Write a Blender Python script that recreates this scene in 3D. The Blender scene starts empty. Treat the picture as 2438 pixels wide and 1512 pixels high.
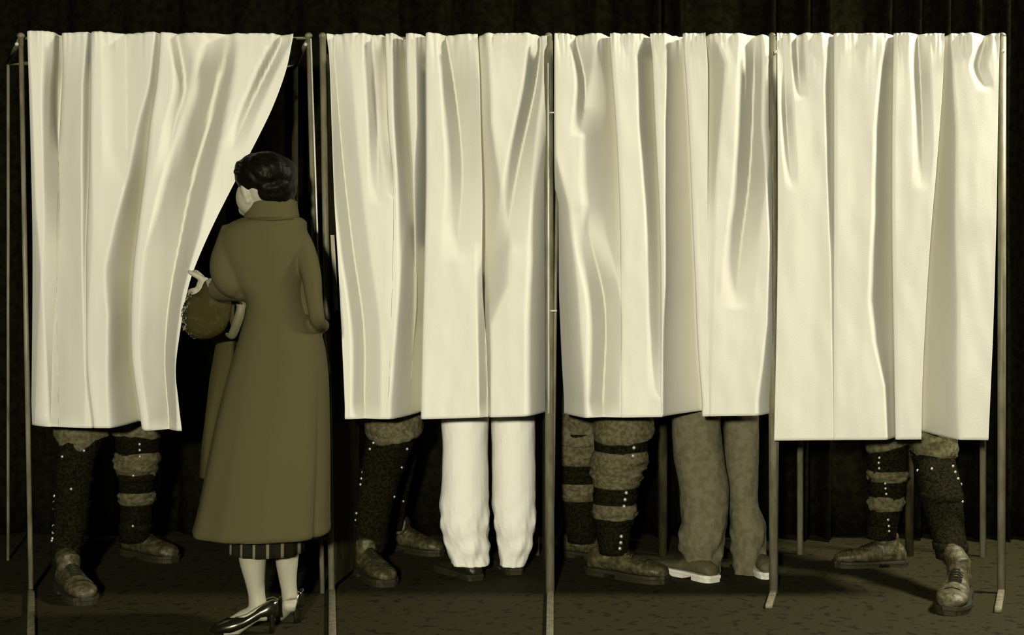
import bpy, bmesh, math, random
from mathutils import Vector, Matrix, noise

random.seed(7)
SC = bpy.context.scene
COL = SC.collection
PI = math.pi

# ------------------------------------------------------------------ camera
FPX, PX0, HY, D0, CAMH = 3340.0, 1219.0, 685.0, 5.0, 1.093
cam_d = bpy.data.cameras.new('camera')
cam = bpy.data.objects.new('camera', cam_d); COL.objects.link(cam)
cam.location = (0, -D0, CAMH); cam.rotation_euler = (PI / 2, 0, 0)
cam_d.sensor_fit = 'HORIZONTAL'; cam_d.sensor_width = 36.0
cam_d.lens = FPX / 2438.0 * 36.0
cam_d.shift_y = -(756.0 - HY) / 2438.0
cam_d.clip_end = 60
SC.camera = cam

# ------------------------------------------------------------------ world, lights, exposure
w = bpy.data.worlds.new('world'); SC.world = w; w.use_nodes = True
bg = w.node_tree.nodes['Background']
bg.inputs[0].default_value = (1.0, 0.95, 0.72, 1); bg.inputs[1].default_value = 0.010

def area(name, loc, target, size, power, col=(1, 0.985, 0.94), spread=180):
    l = bpy.data.lights.new(name, 'AREA'); l.shape = 'DISK'; l.size = size; l.energy = power; l.color = col
    l.spread = math.radians(spread)
    o = bpy.data.objects.new(name, l); COL.objects.link(o); o.location = loc
    o.rotation_euler = (Vector(target) - Vector(loc)).to_track_quat('-Z', 'Y').to_euler()
    return o
area('press_flash_lamp', (-0.50, -6.6, 1.60), (0.1, 0, 1.0), 0.24, 950)
area('hall_ceiling_lamp', (3.2, -0.3, 3.5), (2.5, -0.2, 0), 0.6, 430, spread=160)

SC.view_settings.view_transform = 'Standard'
SC.view_settings.look = 'None'
SC.view_settings.exposure = 0.0
SC.view_settings.gamma = 1.0
SC.view_settings.use_curve_mapping = False
SC.cycles.max_bounces = 6

# ------------------------------------------------------------------ helpers
def W(px, py, y=0.0):
    d = D0 + y
    return Vector(((px - PX0) / FPX * d, y, CAMH - (py - HY) / FPX * d))
def M(y=0.0): return (D0 + y) / FPX            # metres per pixel at depth y
def G(px, py):                                  # point on the floor seen at a pixel
    d = FPX * CAMH / (py - HY)
    return Vector(((px - PX0) / FPX * d, d - D0, 0))
def interp(pts, t):
    if t <= pts[0][0]: return pts[0][1]
    for (a, va), (b, vb) in zip(pts, pts[1:]):
        if t <= b: return va + (vb - va) * (t - a) / (b - a)
    return pts[-1][1]
def smooth_interp(pts, t):
    """Catmull-Rom through (t, v) points"""
    if t <= pts[0][0]: return pts[0][1]
    if t >= pts[-1][0]: return pts[-1][1]
    for i in range(len(pts) - 1):
        if t <= pts[i + 1][0]:
            (a, p1), (b, p2) = pts[i], pts[i + 1]
            h = b - a; u = (t - a) / h
            m1 = (p2 - pts[i - 1][1]) / (b - pts[i - 1][0]) if i > 0 else (p2 - p1) / h
            m2 = (pts[i + 2][1] - p1) / (pts[i + 2][0] - a) if i + 2 < len(pts) else (p2 - p1) / h
            return ((2*u**3 - 3*u*u + 1) * p1 + (u**3 - 2*u*u + u) * h * m1 + (-2*u**3 + 3*u*u) * p2 + (u**3 - u*u) * h * m2)
def lin(v):
    v = max(v, 0) / 255.0
    return v / 12.92 if v <= 0.04045 else ((v + 0.055) / 1.055) ** 2.4
def tone(v, gain=0.45):
    """sepia print tone of a grey value"""
    return tuple(min(0.95, lin(c) * gain) for c in (v, v - min(5.5, v * 0.09), v - min(34, v * 0.62))) + (1,)

MATS = {}
def mat(name, col, rough=0.8, spec=0.25, col2=None, nscale=20, ndetail=6, lo=0.4, hi=0.6, bump=0.0, bscale=60, stretch=(1, 1, 1), metal=0.0, coat=0.0):
    m = bpy.data.materials.new(name); m.use_nodes = True
    nt = m.node_tree; b = nt.nodes['Principled BSDF']
    b.inputs['Base Color'].default_value = col
    b.inputs['Roughness'].default_value = rough
    b.inputs['Specular IOR Level'].default_value = spec
    b.inputs['Metallic'].default_value = metal
    b.inputs['Specular Tint'].default_value = (1, 0.92, 0.62, 1)
    b.inputs['Coat Weight'].default_value = coat
    tc = nt.nodes.new('ShaderNodeTexCoord'); mp = nt.nodes.new('ShaderNodeMapping')
    mp.inputs['Scale'].default_value = stretch
    nt.links.new(tc.outputs['Object'], mp.inputs['Vector'])
    if col2:
        n = nt.nodes.new('ShaderNodeTexNoise'); n.inputs['Scale'].default_value = nscale; n.inputs['Detail'].default_value = ndetail
        r = nt.nodes.new('ShaderNodeValToRGB')
        r.color_ramp.elements[0].position = lo; r.color_ramp.elements[0].color = col
        r.color_ramp.elements[1].position = hi; r.color_ramp.elements[1].color = col2
        nt.links.new(mp.outputs['Vector'], n.inputs['Vector'])
        nt.links.new(n.outputs['Fac'], r.inputs['Fac']); nt.links.new(r.outputs['Color'], b.inputs['Base Color'])
    if bump:
        n = nt.nodes.new('ShaderNodeTexNoise'); n.inputs['Scale'].default_value = bscale; n.inputs['Detail'].default_value = 4
        bp = nt.nodes.new('ShaderNodeBump'); bp.inputs['Strength'].default_value = bump; bp.inputs['Distance'].default_value = 0.01
        nt.links.new(mp.outputs['Vector'], n.inputs['Vector'])
        nt.links.new(n.outputs['Fac'], bp.inputs['Height']); nt.links.new(bp.outputs['Normal'], b.inputs['Normal'])
    MATS[name] = m
    return m

mat('curtain_cloth', tone(228, 0.43), 0.95, 0.02, bump=0.05, bscale=220)
mat('steel_tube', tone(124), 0.5, 0.3, tone(92), 40, 6, 0.35, 0.7, stretch=(1, 1, 0.25))
mat('bright_steel', tone(215), 0.35, 0.5, tone(150), 30, 4, 0.45, 0.75, stretch=(1, 1, 0.2))
mat('side_board', tone(62), 0.8, 0.1, tone(36), 26, 6, 0.4, 0.6, stretch=(1, 1, 0.3))
mat('shelf_wood', tone(70), 0.6, 0.3)
mat('drape_velvet', tone(22), 1.0, 0.0, tone(13), 30, 6, 0.4, 0.62)
mat('floor_cover', tone(42), 0.85, 0.08, tone(19), 24, 12, 0.56, 0.64, bump=0.25, bscale=45)
mat('wall_plaster', tone(45), 0.9, 0.1)
mat('coat_wool', tone(77), 0.95, 0.03, bump=0.08, bscale=300)
mat('coat_lining', tone(64), 0.9, 0.05)
mat('hair_dark', tone(14), 0.45, 0.035, tone(8), 60, 5, 0.4, 0.6, bump=0.3, bscale=70, stretch=(1, 1, 0.35))
mat('skin', tone(150), 0.6, 0.3, bump=0.05, bscale=80)
mat('stocking_skin', tone(172), 0.7, 0.2)
mat('black_leather', tone(20), 0.22, 0.6, coat=0.4)
mat('bag_cloth', tone(52), 0.9, 0.05, tone(62), 60, 4, 0.55, 0.66, bump=0.2, bscale=120)
mat('strap_leather', tone(88), 0.6, 0.3)
mat('fringe_fur', tone(120), 0.9, 0.1, tone(40), 90, 3, 0.45, 0.55)
mat('legging_canvas', tone(30), 0.9, 0.02, tone(12), 110, 8, 0.42, 0.58, bump=0.25, bscale=200)
mat('boot_leather', tone(52), 0.55, 0.3, tone(88), 45, 10, 0.44, 0.68, bump=0.3, bscale=90)
mat('boot_sole', tone(34), 0.7, 0.2)
mat('lace_cord', tone(26), 0.8, 0.1)
mat('brass_stud', tone(205), 0.25, 0.6, metal=0.6)
mat('khaki_cotton', tone(100), 0.9, 0.05, tone(76), 70, 6, 0.4, 0.6, bump=0.4, bscale=60)
mat('khaki_shirt', tone(110), 0.9, 0.05)
mat('white_drill', tone(240), 0.9, 0.05, bump=0.08, bscale=90)
mat('grey_drill', tone(108), 0.9, 0.05, tone(96), 40, 5, 0.42, 0.6, bump=0.2, bscale=50)
mat('white_shirt', tone(190), 0.9, 0.05)
mat('dull_shoe', tone(30), 0.5, 0.3)
mat('scuffed_heel', tone(78), 0.7, 0.2)
mat('white_rubber', tone(214), 0.7, 0.2)

def stripes_mat():
    m = bpy.data.materials.new('skirt_plaid'); m.use_nodes = True; nt = m.node_tree; b = nt.nodes['Principled BSDF']
    b.inputs['Roughness'].default_value = 0.9; b.inputs['Specular IOR Level'].default_value = 0.05
    tc = nt.nodes.new('ShaderNodeTexCoord'); sp = nt.nodes.new('ShaderNodeSeparateXYZ')
    mu = nt.nodes.new('ShaderNodeMath'); mu.operation = 'MULTIPLY'; mu.inputs[1].default_value = 1 / 0.0425
    fr = nt.nodes.new('ShaderNodeMath'); fr.operation = 'FRACT'
    lt = nt.nodes.new('ShaderNodeMath'); lt.operation = 'LESS_THAN'; lt.inputs[1].default_value = 0.2
    mx = nt.nodes.new('ShaderNodeMix'); mx.data_type = 'RGBA'
    mx.inputs[6].default_value = tone(24); mx.inputs[7].default_value = tone(104)
    nt.links.new(tc.outputs['Object'], sp.inputs[0]); nt.links.new(sp.outputs['X'], mu.inputs[0]); nt.links.new(mu.outputs[0], fr.inputs[0])
    nt.links.new(fr.outputs[0], lt.inputs[0]); nt.links.new(lt.outputs[0], mx.inputs[0]); nt.links.new(mx.outputs[2], b.inputs['Base Color'])
    MATS['skirt_plaid'] = m
stripes_mat()

def obj(name, bm, material, parent=None, smooth=True):
    me = bpy.data.meshes.new(name)
    if isinstance(bm, bmesh.types.BMesh):
        bm.normal_update(); bm.to_mesh(me); bm.free()
    else:
        me = bm; me.name = name
    me.materials.clear(); me.materials.append(MATS[material])
    if smooth: me.polygons.foreach_set('use_smooth', [True] * len(me.polygons))
    o = bpy.data.objects.new(name, me); COL.objects.link(o)
    if parent: o.parent = parent; o.matrix_parent_inverse = Matrix.Translation(parent.location).inverted() if parent.type == 'EMPTY' else Matrix()
    return o
def thing(name, label, cat, loc=(0, 0, 0), group=None):
    o = bpy.data.objects.new(name, None); COL.objects.link(o); o.location = loc; o.empty_display_size = 0.1
    o['label'] = label; o['category'] = cat
    if group: o['group'] = group
    return o
def tag(o, label, cat, group=None, kind=None):
    o['label'] = label
    if cat: o['category'] = cat
    if group: o['group'] = group
    if kind: o['kind'] = kind
    return o

def ring_loft(bm, rings, cap=True, closed=True):
    """rings: lists of Vectors of the same length"""
    vs = [[bm.verts.new(p) for p in r] for r in rings]
    n = len(vs[0])
    for a, b in zip(vs, vs[1:]):
        for i in range(n if closed else n - 1):
            j = (i + 1) % n
            try: bm.faces.new((a[i], a[j], b[j], b[i]))
            except ValueError: pass
    if cap and closed:
        bm.faces.new(list(reversed(vs[0]))); bm.faces.new(vs[-1])
    return vs
def ell(c, a, b, n=24, power=2.0):
    out = []
    for i in range(n):
        t = 2 * PI * i / n; ct, st = math.cos(t), math.sin(t)
        e = 2.0 / power
        out.append(c + a * (math.copysign(abs(ct) ** e, ct)) + b * (math.copysign(abs(st) ** e, st)))
    return out
def path_tube(bm, pts, radii, n=14, cap=True, flat=1.0):
    """tube through 3-D points; radii scalars, or (r1, r2)"""
    pts = [Vector(p) for p in pts]; rings = []
    up = None
    for i, p in enumerate(pts):
        t = (pts[min(i + 1, len(pts) - 1)] - pts[max(i - 1, 0)]).normalized()
        if up is None:
            ref = Vector((1, 0, 0)) if abs(t.x) < 0.9 else Vector((0, 1, 0))
            up = (ref - t * ref.dot(t)).normalized()
        else:
            up = (up - t * up.dot(t)).normalized()
        side = t.cross(up)
        r = radii[i] if isinstance(radii, (list, tuple)) else radii
        r1, r2 = r if isinstance(r, tuple) else (r, r * flat)
        rings.append(ell(p, up * r1, side * r2, n))
    ring_loft(bm, rings, cap)
def densify(pts, radii, k=6):
    T = list(range(len(pts))); out, rr = [], []
    for s in range((len(pts) - 1) * k + 1):
        t = s / k
        out.append(Vector([smooth_interp([(a, pts[a][c]) for a in T], t) for c in range(3)]))
        rr.append(smooth_interp([(a, radii[a]) for a in T], t))
    return out, rr
def ball(bm, c, rx, ry, rz, rot=None, u=18, v=12):
    m = Matrix.Translation(c) @ (rot.to_4x4() if rot else Matrix()) @ Matrix.Diagonal((rx, ry, rz, 1))
    bmesh.ops.create_uvsphere(bm, u_segments=u, v_segments=v, radius=1, matrix=m)
def box(bm, lo, hi, bevel=0.0):
    lo, hi = Vector(lo), Vector(hi)
    r = bmesh.ops.create_cube(bm, size=1, matrix=Matrix.Translation((lo + hi) / 2) @ Matrix.Diagonal((*(hi - lo), 1)))
    if bevel:
        es = list({e for v in r['verts'] for e in v.link_edges})
        bmesh.ops.bevel(bm, geom=es, offset=bevel, segments=2, affect='EDGES', profile=0.5)
def prism(bm, outline, n):
    """outline: 3-D points, extruded by vector n"""
    ring_loft(bm, [[p for p in outline], [p + n for p in outline]])
def fuse(bm, voxel=0.006, iters=4, fac=0.5):
    """one continuous surface from overlapping closed shapes"""
    bmesh.ops.recalc_face_normals(bm, faces=bm.faces)
    me = bpy.data.meshes.new('tmp'); bm.to_mesh(me); bm.free()
    o = bpy.data.objects.new('tmp', me); COL.objects.link(o)
    r = o.modifiers.new('r', 'REMESH'); r.mode = 'VOXEL'; r.voxel_size = voxel
    if iters:
        s = o.modifiers.new('s', 'SMOOTH'); s.factor = fac; s.iterations = iters
    dg = bpy.context.evaluated_depsgraph_get(); dg.update()
    out = bpy.data.meshes.new_from_object(o.evaluated_get(dg))
    bpy.data.objects.remove(o); bpy.data.meshes.remove(me)
    return out
def nz(p, s, seed=0): return noise.noise(Vector((p[0] * s + seed * 7.1, p[1] * s + seed * 3.3, p[2] * s)))
def displace(me, fn):
    """move each vertex along its normal by fn(position)"""
    n = len(me.vertices); co = [0.0] * (3 * n); no = [0.0] * (3 * n)
    me.vertices.foreach_get('co', co); me.vertices.foreach_get('normal', no)
    for i in range(0, 3 * n, 3):
        d = fn((co[i], co[i + 1], co[i + 2]))
        co[i] += no[i] * d; co[i + 1] += no[i + 1] * d; co[i + 2] += no[i + 2] * d
    me.vertices.foreach_set('co', co); me.update()
def wrinkle(me, amp, sx, sz, seed=0):
    def fn(p):
        q = (p[0] * sx, p[1] * sx, p[2] * sz)
        return amp * (nz(q, 1, seed) + 0.5 * nz(q, 2.1, seed + 3))
    displace(me, fn)

# ------------------------------------------------------------------ setting
bm = bmesh.new()
vs = [bm.verts.new(p) for p in ((-7, -9, 0), (7, -9, 0), (7, 2.5, 0), (-7, 2.5, 0))]; bm.faces.new(vs)
vs2 = [bm.verts.new(p) for p in ((-7, -9, -.1), (7, -9, -.1), (7, 2.5, -.1), (-7, 2.5, -.1))]; bm.faces.new(list(reversed(vs2)))
for i in range(4): bm.faces.new((vs[i], vs2[i], vs2[(i + 1) % 4], vs[(i + 1) % 4]))
tag(obj('floor', bm, 'floor_cover', smooth=False), 'dark scuffed floor of the polling hall', None, kind='structure')
bm = bmesh.new(); box(bm, (-7, 2.3, 0), (7, 2.5, 4.2))
tag(obj('wall_back', bm, 'wall_plaster', smooth=False), 'dim plaster wall behind the dark drape', None, kind='structure')

# dark pleated drape behind the booths
YB = 1.15
ridge = [1565, 1615, 1835, 1910, 1960, 2105, 2175, 2240, 2310, 2380, 2425, 2500, 2570, 2660, 2750, 2850]
valley = [-320, -200, -80, 40, 150, 280, 410, 545, 695, 820, 965, 1090, 1230, 1380, 1480]
def drape_y(px, z):
    px = px + 6 * nz((px * 0.01, 0, z), 1.3, 5)
    y = 0.0
    for r in ridge: y -= 0.13 * math.exp(-((px - r) / 14.0) ** 2)
    for r in valley: y += 0.06 * math.exp(-((px - r) / 22.0) ** 2)
    return YB + y + 0.025 * math.sin(px * 0.021) + 0.02 * nz((px * 0.012, 0, z * 0.5), 1, 2)
bm = bmesh.new(); grid = []
nx, nzr = 560, 14
for j in range(nzr + 1):
    z = 0.012 + (3.3 - 0.012) * j / nzr; row = []
    for i in range(nx + 1):
        px = -420 + 3400 * i / nx
        y = drape_y(px, z)
        row.append(bm.verts.new(((px - PX0) / FPX * (D0 + YB), y, z)))
    grid.append(row)
for a, b in zip(grid, grid[1:]):
    for i in range(nx): bm.faces.new((a[i], a[i + 1], b[i + 1], b[i]))
o = obj('stage_drape', bm, 'drape_velvet')
sm = o.modifiers.new('thickness', 'SOLIDIFY'); sm.thickness = 0.006
tag(o, 'tall dark pleated drape hanging behind the row of voting booths', 'drape', kind='thing')

# ------------------------------------------------------------------ voting booths
def post(parent, top, bottom, r=0.010, m='steel_tube', name='post', cap=True):
    bm = bmesh.new(); path_tube(bm, [bottom, bottom.lerp(top, 0.5), top], r, 12)
    return obj(name, bm, m, parent)
def foot_bar(parent, a, b, r=0.012):
    bm = bmesh.new()
    box(bm, (-r, 0, 0.0), (r, (b - a).length, 0.016), 0.004)
    ang = math.atan2(-(b - a).x, (b - a).y)
    bmesh.ops.transform(bm, matrix=Matrix.Translation((a.x, a.y, 0)) @ Matrix.Rotation(ang, 4, 'Z'), verts=bm.verts)
    return obj('foot_bar', bm, 'steel_tube', parent)
TOPZ = CAMH + (HY - 84) / FPX * D0
def booth(label, fl, fr, rl, rr, left_board=0.0, right_board=0.0, leg=None, rl_m='steel_tube', rr_m='steel_tube', foot_l=None, foot_r=None, r_fl=0.011, r_fr=0.011, r_rl=0.013):
    """fl/fr = (top px, base px) of the front posts; rl/rr = world (x, y) of the rear posts"""
    def bottom(q): return W(q[1], 1413, 0.02) * 1.0
    flt, frt = W(fl[0], 88, 0.02), W(fr[0], 88, 0.02)
    flb, frb = bottom(fl), bottom(fr); flb.z = frb.z = 0.0
    root = thing('voting_booth', label, 'voting booth', ((flb.x + frb.x) / 2, 0.35, 0), 'voting booths in a row')
    post(root, flt, flb, r_fl); post(root, frt, frb, r_fr)
    rlt, rrt = Vector((rl[0], rl[1], TOPZ)), Vector((rr[0], rr[1], TOPZ))
    post(root, rlt, Vector((rl[0], rl[1], 0)), r_rl, rl_m); post(root, rrt, Vector((rr[0], rr[1], 0)), 0.013, rr_m)
    for a, b in ((flt, rlt), (frt, rrt), (rlt, rrt)):
        bm = bmesh.new(); path_tube(bm, [a, (a + b) / 2, b], 0.008, 10); obj('top_rail', bm, 'steel_tube', root)
    bm = bmesh.new(); a, b = W(fl[0], 91, 0.045), W(fr[0], 91, 0.045); path_tube(bm, [a, (a + b) / 2, b], 0.005, 10)
    obj('curtain_rod', bm, 'steel_tube', root)
    # writing shelf at the rear
    bm = bmesh.new()
    sl, sr = max(rl[0] - .01, flb.x + .06), min(rr[0] + .01, frb.x - .06)
    q = [Vector((sl, rl[1] - .01, .98)), Vector((sr, rl[1] - .01, .98)), Vector((sr, rl[1] - .10, .96)), Vector((sl, rl[1] - .10, .96))]
    prism(bm, q, Vector((0, 0, 0.02))); obj('writing_shelf', bm, 'shelf_wood', root, smooth=False)
    for side, depth, t, bpt, r in ((-1, left_board, flt, flb, rl), (1, right_board, frt, frb, rr)):
        if depth:
            dx = (r[0] - bpt.x) / max(r[1], .1)
            bm = bmesh.new()
            o = [bpt + Vector((0, .012, .03)), bpt + Vector((dx * depth, depth, .03)), Vector((bpt.x + dx * depth, depth, TOPZ - .06)), Vector((t.x, .035, TOPZ - .06))]
            prism(bm, o, Vector((0.012, 0, 0))); obj('side_board', bm, 'side_board', root, smooth=False)
    if leg:
        a = W(leg, 1000, 0.72); bm = bmesh.new(); path_tube(bm, [Vector((a.x, .72, 0)), Vector((a.x, .72, .5)), Vector((a.x, .72, .95))], 0.018, 10)
        obj('shelf_leg', bm, 'side_board', root)
    if foot_l: foot_bar(root, flb, foot_l)
    if foot_r: foot_bar(root, frb, foot_r)
    for q in (flt, frt):
        bm = bmesh.new(); ball(bm, q + Vector((0, 0, .004)), .014, .014, .012, u=10, v=8); obj('corner_joint', bm, 'steel_tube', root)
    return root, flt, frt, flb, frb
b1, a1, c1, d1, e1 = booth('leftmost voting booth, its curtain pulled open by the woman in the coat', (50, 74), (735, 768), (W(15, 1370, .6).x, .62), (W(702, 1300, .72).x, .72), rr_m='side_board',
          foot_l=G(74, 1540), r_fl=0.009, r_fr=0.009, r_rl=0.006)
b2, a2, c2, d2, e2 = booth('second voting booth from the left, with white trousers showing under its curtain', (768, 790), (1306, 1310), (-.55, .74), (.10, .74),
          left_board=.36, right_board=.40, foot_l=G(792, 1560), foot_r=G(1308, 1580), r_fl=0.012, r_fr=0.0165)
b3, a3, c3, d3, e3 = booth('third voting booth from the left, with baggy grey trousers under its curtain', (1330, 1314), (1838, 1842), (.20, .74), (.86, .74), leg=1578,
          foot_r=G(1830, 1450), r_fl=0.006, r_fr=0.0165)
b4, a4, c4, d4, e4 = booth('rightmost voting booth, with the longest curtain, beside bare floor', (1858, 1846), (2386, 2384), (W(1905, 1320, .75).x, .75), (W(2340, 1326, .70).x, .70),
          leg=2165, foot_r=G(2376, 1460), r_fl=0.008, r_fr=0.0145)
# bright strut standing beside the opening, plate and clips
bm = bmesh.new(); path_tube(bm, [W(740, 92, .0), W(750, 380, .0), W(757, 590, .0), W(772, 780, 0), W(786, 890, .0)], [(.0032, .0032)] * 5, 8)
obj('strut', bm, 'bright_steel', b1)
bm = bmesh.new(); prism(bm, [W(787, 560, .0), W(796, 560, .0), W(806, 738, .0), W(796, 744, .0)], Vector((0, .01, 0))); obj('hinge_plate', bm, 'steel_tube', b2, smooth=False)
bm = bmesh.new(); path_tube(bm, [W(1305.5, 150, -.005), W(1306, 500, -.005), W(1306.5, 985, -.005)], .0042, 8); obj('strut', bm, 'bright_steel', b2)
for py in (268, 740):
    bm = bmesh.new(); path_tube(bm, [W(1308, py, 0), W(1317, py, 0), W(1326, py, 0)], .0035, 8); obj('clip', bm, 'bright_steel', b2)
for px, py, b in ((2388, 122, b4), (40, 105, b1), (728, 106, b1), (1847, 124, b3)):
    bm = bmesh.new(); ball(bm, W(px, py, 0.005), .007, .007, .007, u=10, v=8); obj('bolt', bm, 'bright_steel', b)

# ------------------------------------------------------------------ curtains
def vshape(x, c, wl, wr):
    """valley profile 0..1, falling on the left over wl, rising on the right over wr"""
    if x < c - wl or x > c + wr: return 0.0
    u = (x - (c - wl)) / wl if x <= c else 1 - (x - c) / wr
    return u ** 1.15
def curtain(label, left, right, top, bottom, folds, soft, end=None, start=None, bulge=None, seed=0, rows=150, gather=1.0):
    """folds: dict(line, w, a, rev); lists over py.  soft: (track, wl, wr, depth) lists over py.  depths in px of the booth plane."""
    lines = [dict(line=left, w=[(0, 1)], a=[(0, 0)], rev=False)] + folds + [dict(line=right, w=(end or ([(0, 1)], 0))[0], a=(end or (0, [(0, 0)]))[1], rev=False)]
    cols = []                                        # (panel, s)
    for p in range(len(lines) - 1):
        n = 60
        for k in range(n + 1): cols.append((p, k / n))
    bm = bmesh.new(); grid = []
    for j in range(rows + 1):
        t = j / rows; row = []
        pym = 76 + t * 950                              # row position used for the tracks
        L = [smooth_interp(q['line'], pym) for q in lines]
        for i in range(1, len(L)): L[i] = max(L[i], L[i - 1] + 3)
        WA = [(interp(q['w'], pym), interp(q['a'], pym)) for q in lines]
        for ci, (p, s) in enumerate(cols):
            s = s - 0.10 * math.sin(2 * PI * s) * 0.9     # finer near the lines
            x0, x1 = L[p], L[p + 1]
            x = x0 + (x1 - x0) * s
            dep = 0.0
            q0, q1 = lines[p], lines[p + 1]
            free = 1.0
            for k in range(p + 1, len(lines)):               # recede towards the lines on the right
                if not lines[k]['rev']:
                    wv, av = WA[k]; wv = min(wv, L[k] - L[0] - 2)
                    u = (x - (L[k] - wv)) / max(wv, 1)
                    if 0 < u and av: dep -= free * av * min(1, u) ** lines[k].get('pw', 1.45)
                free *= 1 - min(1, WA[k][1] / 110.0)
                if free <= 0: break
            free = 1.0
            for k in range(p, -1, -1):                       # rise from the lines on the left
                if lines[k]['rev']:
                    wv, av = WA[k]
                    u = 1 - (x - L[k]) / max(wv, 1)
                    if 0 < u and av: dep -= free * av * min(1, u) ** 1.3
                free *= 1 - min(1, WA[k][1] / 110.0)
                if free <= 0: break
            if not q1['rev'] and p + 1 < len(lines) - 1:
                x += 5 * max(0, (s - 0.9) / 0.1) ** 2 * min(1, WA[p + 1][1] / 20.0)
            if q0['rev']:
                x -= 5 * max(0, (0.1 - s) / 0.1) ** 2 * min(1, WA[p][1] / 20.0)
            elif p > 0:
                av = interp(q0['a'], pym); xx = (x - x0)
                rr = min(10.0, (x1 - x0) * .3)
                if xx < rr: dep -= min(7.0, av * 0.25) * (1 - math.sqrt(max(0, 1 - (1 - xx / rr) ** 2)))
            if p == 0 and start:
                wv, av = interp(start[0], pym), interp(start[1], pym); u = 1 - (x - x0) / max(wv, 1)
                if u > 0: dep -= 1.4 * av * u ** 1.3
            for tr, wl, wr, dp in soft:
                if tr[0][0] - 60 < pym < tr[-1][0] + 60:
                    d_ = interp(dp, pym)
                    if tr[0][0] > 150 and pym < tr[0][0]: d_ *= 1 - (tr[0][0] - pym) / 60
                    if pym > tr[-1][0]: d_ *= 1 - (pym - tr[-1][0]) / 60
                    if d_: dep -= 2.0 * d_ * vshape(x, smooth_interp(tr, pym), interp(wl, pym), interp(wr, pym))
            # gathers under the rod
            g = math.exp(-max(0, pym - 84) / 26.0) * gather
            if g > 0.01:
                dep += g * (11.0 * nz((x * 0.05, 0, pym * 0.006), 1, seed) + 9.0 * nz((x * 0.12, 0, pym * 0.01), 1, seed + 4))
            dep += 4.0 * nz((x * 0.013, 0, pym * 0.0035), 1, seed + 9) + 1.3 * nz((x * 0.035, 0, pym * 0.012), 1, seed + 11)
            y = -dep / 668.0 - 0.06
            if bulge: y += bulge(x, pym)
            y0 = interp(top, x); y1 = interp(bottom, x)
            py = y0 + (y1 - y0) * t
            if j == 0: py += 1.5 * nz((x * 0.08, 0, 0), 1, seed + 2)
            pt = W(x, py, -0.06)
            pt.x = (x - PX0) / FPX * (D0 + y); pt.y = y
            if bulge:
                pt.z = W(x, py, bulge(x, pym) - 0.06).z
            row.append(bm.verts.new(pt))
        grid.append(row)
    for a, b in zip(grid, grid[1:]):
        for i in range(len(cols) - 1): bm.faces.new((a[i], b[i], b[i + 1], a[i + 1]))
    o = obj('booth_curtain', bm, 'curtain_cloth')
    m = o.modifiers.new('thickness', 'SOLIDIFY'); m.thickness = 0.0025; m.offset = 0
    tag(o, label, 'curtain', 'pale curtains of the voting booths')
    return o

def F(line, w, a, rev=False, pw=1.45): return dict(line=line, w=w, a=[(p, min(200, v * 1.8)) for p, v in a], rev=rev, pw=pw)
K = 1.0
def bulge1(x, py):
    e = max(0.0, min(1.0, (x - 180) / 330.0)); e = e * e * (3 - 2 * e)
    f = math.exp(-((py - 670) / 260.0) ** 2)
    return -0.20 * f * min(1.0, max(0.0, (x - 70) / 380.0)) ** 1.15
curtain('white curtain drawn aside to the left, held open by the woman',
    left=[(73, 65), (300, 72), (600, 78), (1020, 75)],
    right=[(80, 698), (160, 682), (250, 650), (330, 612), (420, 565), (540, 505), (640, 462), (700, 444), (780, 430), (880, 418), (950, 424), (1026, 433)],
    top=[(65, 73), (698, 80)], bottom=[(75, 1019), (330, 1019), (345, 1025), (433, 1026)],
    folds=[
        F([(75, 148), (160, 150), (260, 145), (600, 135), (1020, 140)], [(75, 22), (200, 30), (350, 26)], [(75, 25), (160, 40), (260, 34), (360, 0)]),
        F([(80, 218), (240, 216), (430, 212), (620, 206), (800, 207), (900, 210), (1018, 224)], [(80, 12), (200, 22), (400, 20), (600, 12), (800, 8), (1018, 8)], [(80, 18), (200, 42), (400, 36), (600, 16), (800, 8), (1018, 8)]),
        F([(78, 383), (200, 373), (300, 357), (420, 345), (540, 330), (640, 318), (740, 313), (850, 314), (920, 322), (1020, 338)],
          [(80, 15), (200, 20), (300, 32), (420, 42), (540, 60), (650, 70), (760, 58), (850, 60), (1018, 80)], [(80, 20), (200, 34), (350, 60), (500, 100), (700, 120), (850, 130), (1018, 170)]),
    ],
    soft=[
        ([(90, 140), (250, 136), (400, 140), (560, 142), (800, 128), (1000, 122)], [(0, 38)], [(0, 80)], [(80, 15), (200, 34), (450, 34), (600, 22), (800, 22), (1000, 30)]),
        ([(80, 300), (300, 302), (450, 300), (640, 270)], [(0, 60)], [(0, 60)], [(80, 16), (350, 14), (450, 0)]),
        ([(90, 545), (160, 526), (300, 492), (430, 457), (560, 431), (700, 406), (850, 393), (1000, 402)], [(80, 60), (600, 80), (1000, 50)], [(80, 20), (160, 36), (430, 48), (560, 44), (700, 30), (1000, 20)],
         [(80, 10), (160, 48), (430, 60), (700, 46), (1000, 34)]),
        ([(90, 670), (160, 635), (260, 590), (360, 550)], [(0, 22)], [(0, 28)], [(80, 16), (160, 24), (360, 0)]),
        ([(90, 425), (200, 440), (300, 415), (420, 390)], [(0, 26)], [(0, 30)], [(80, 14), (200, 22), (420, 0)]),
    ],
    start=([(0, 4), (500, 10), (700, 24), (1020, 45)], [(0, 2), (500, 10), (700, 28), (1020, 60)]),
    bulge=bulge1, seed=1, gather=0.5)
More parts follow.
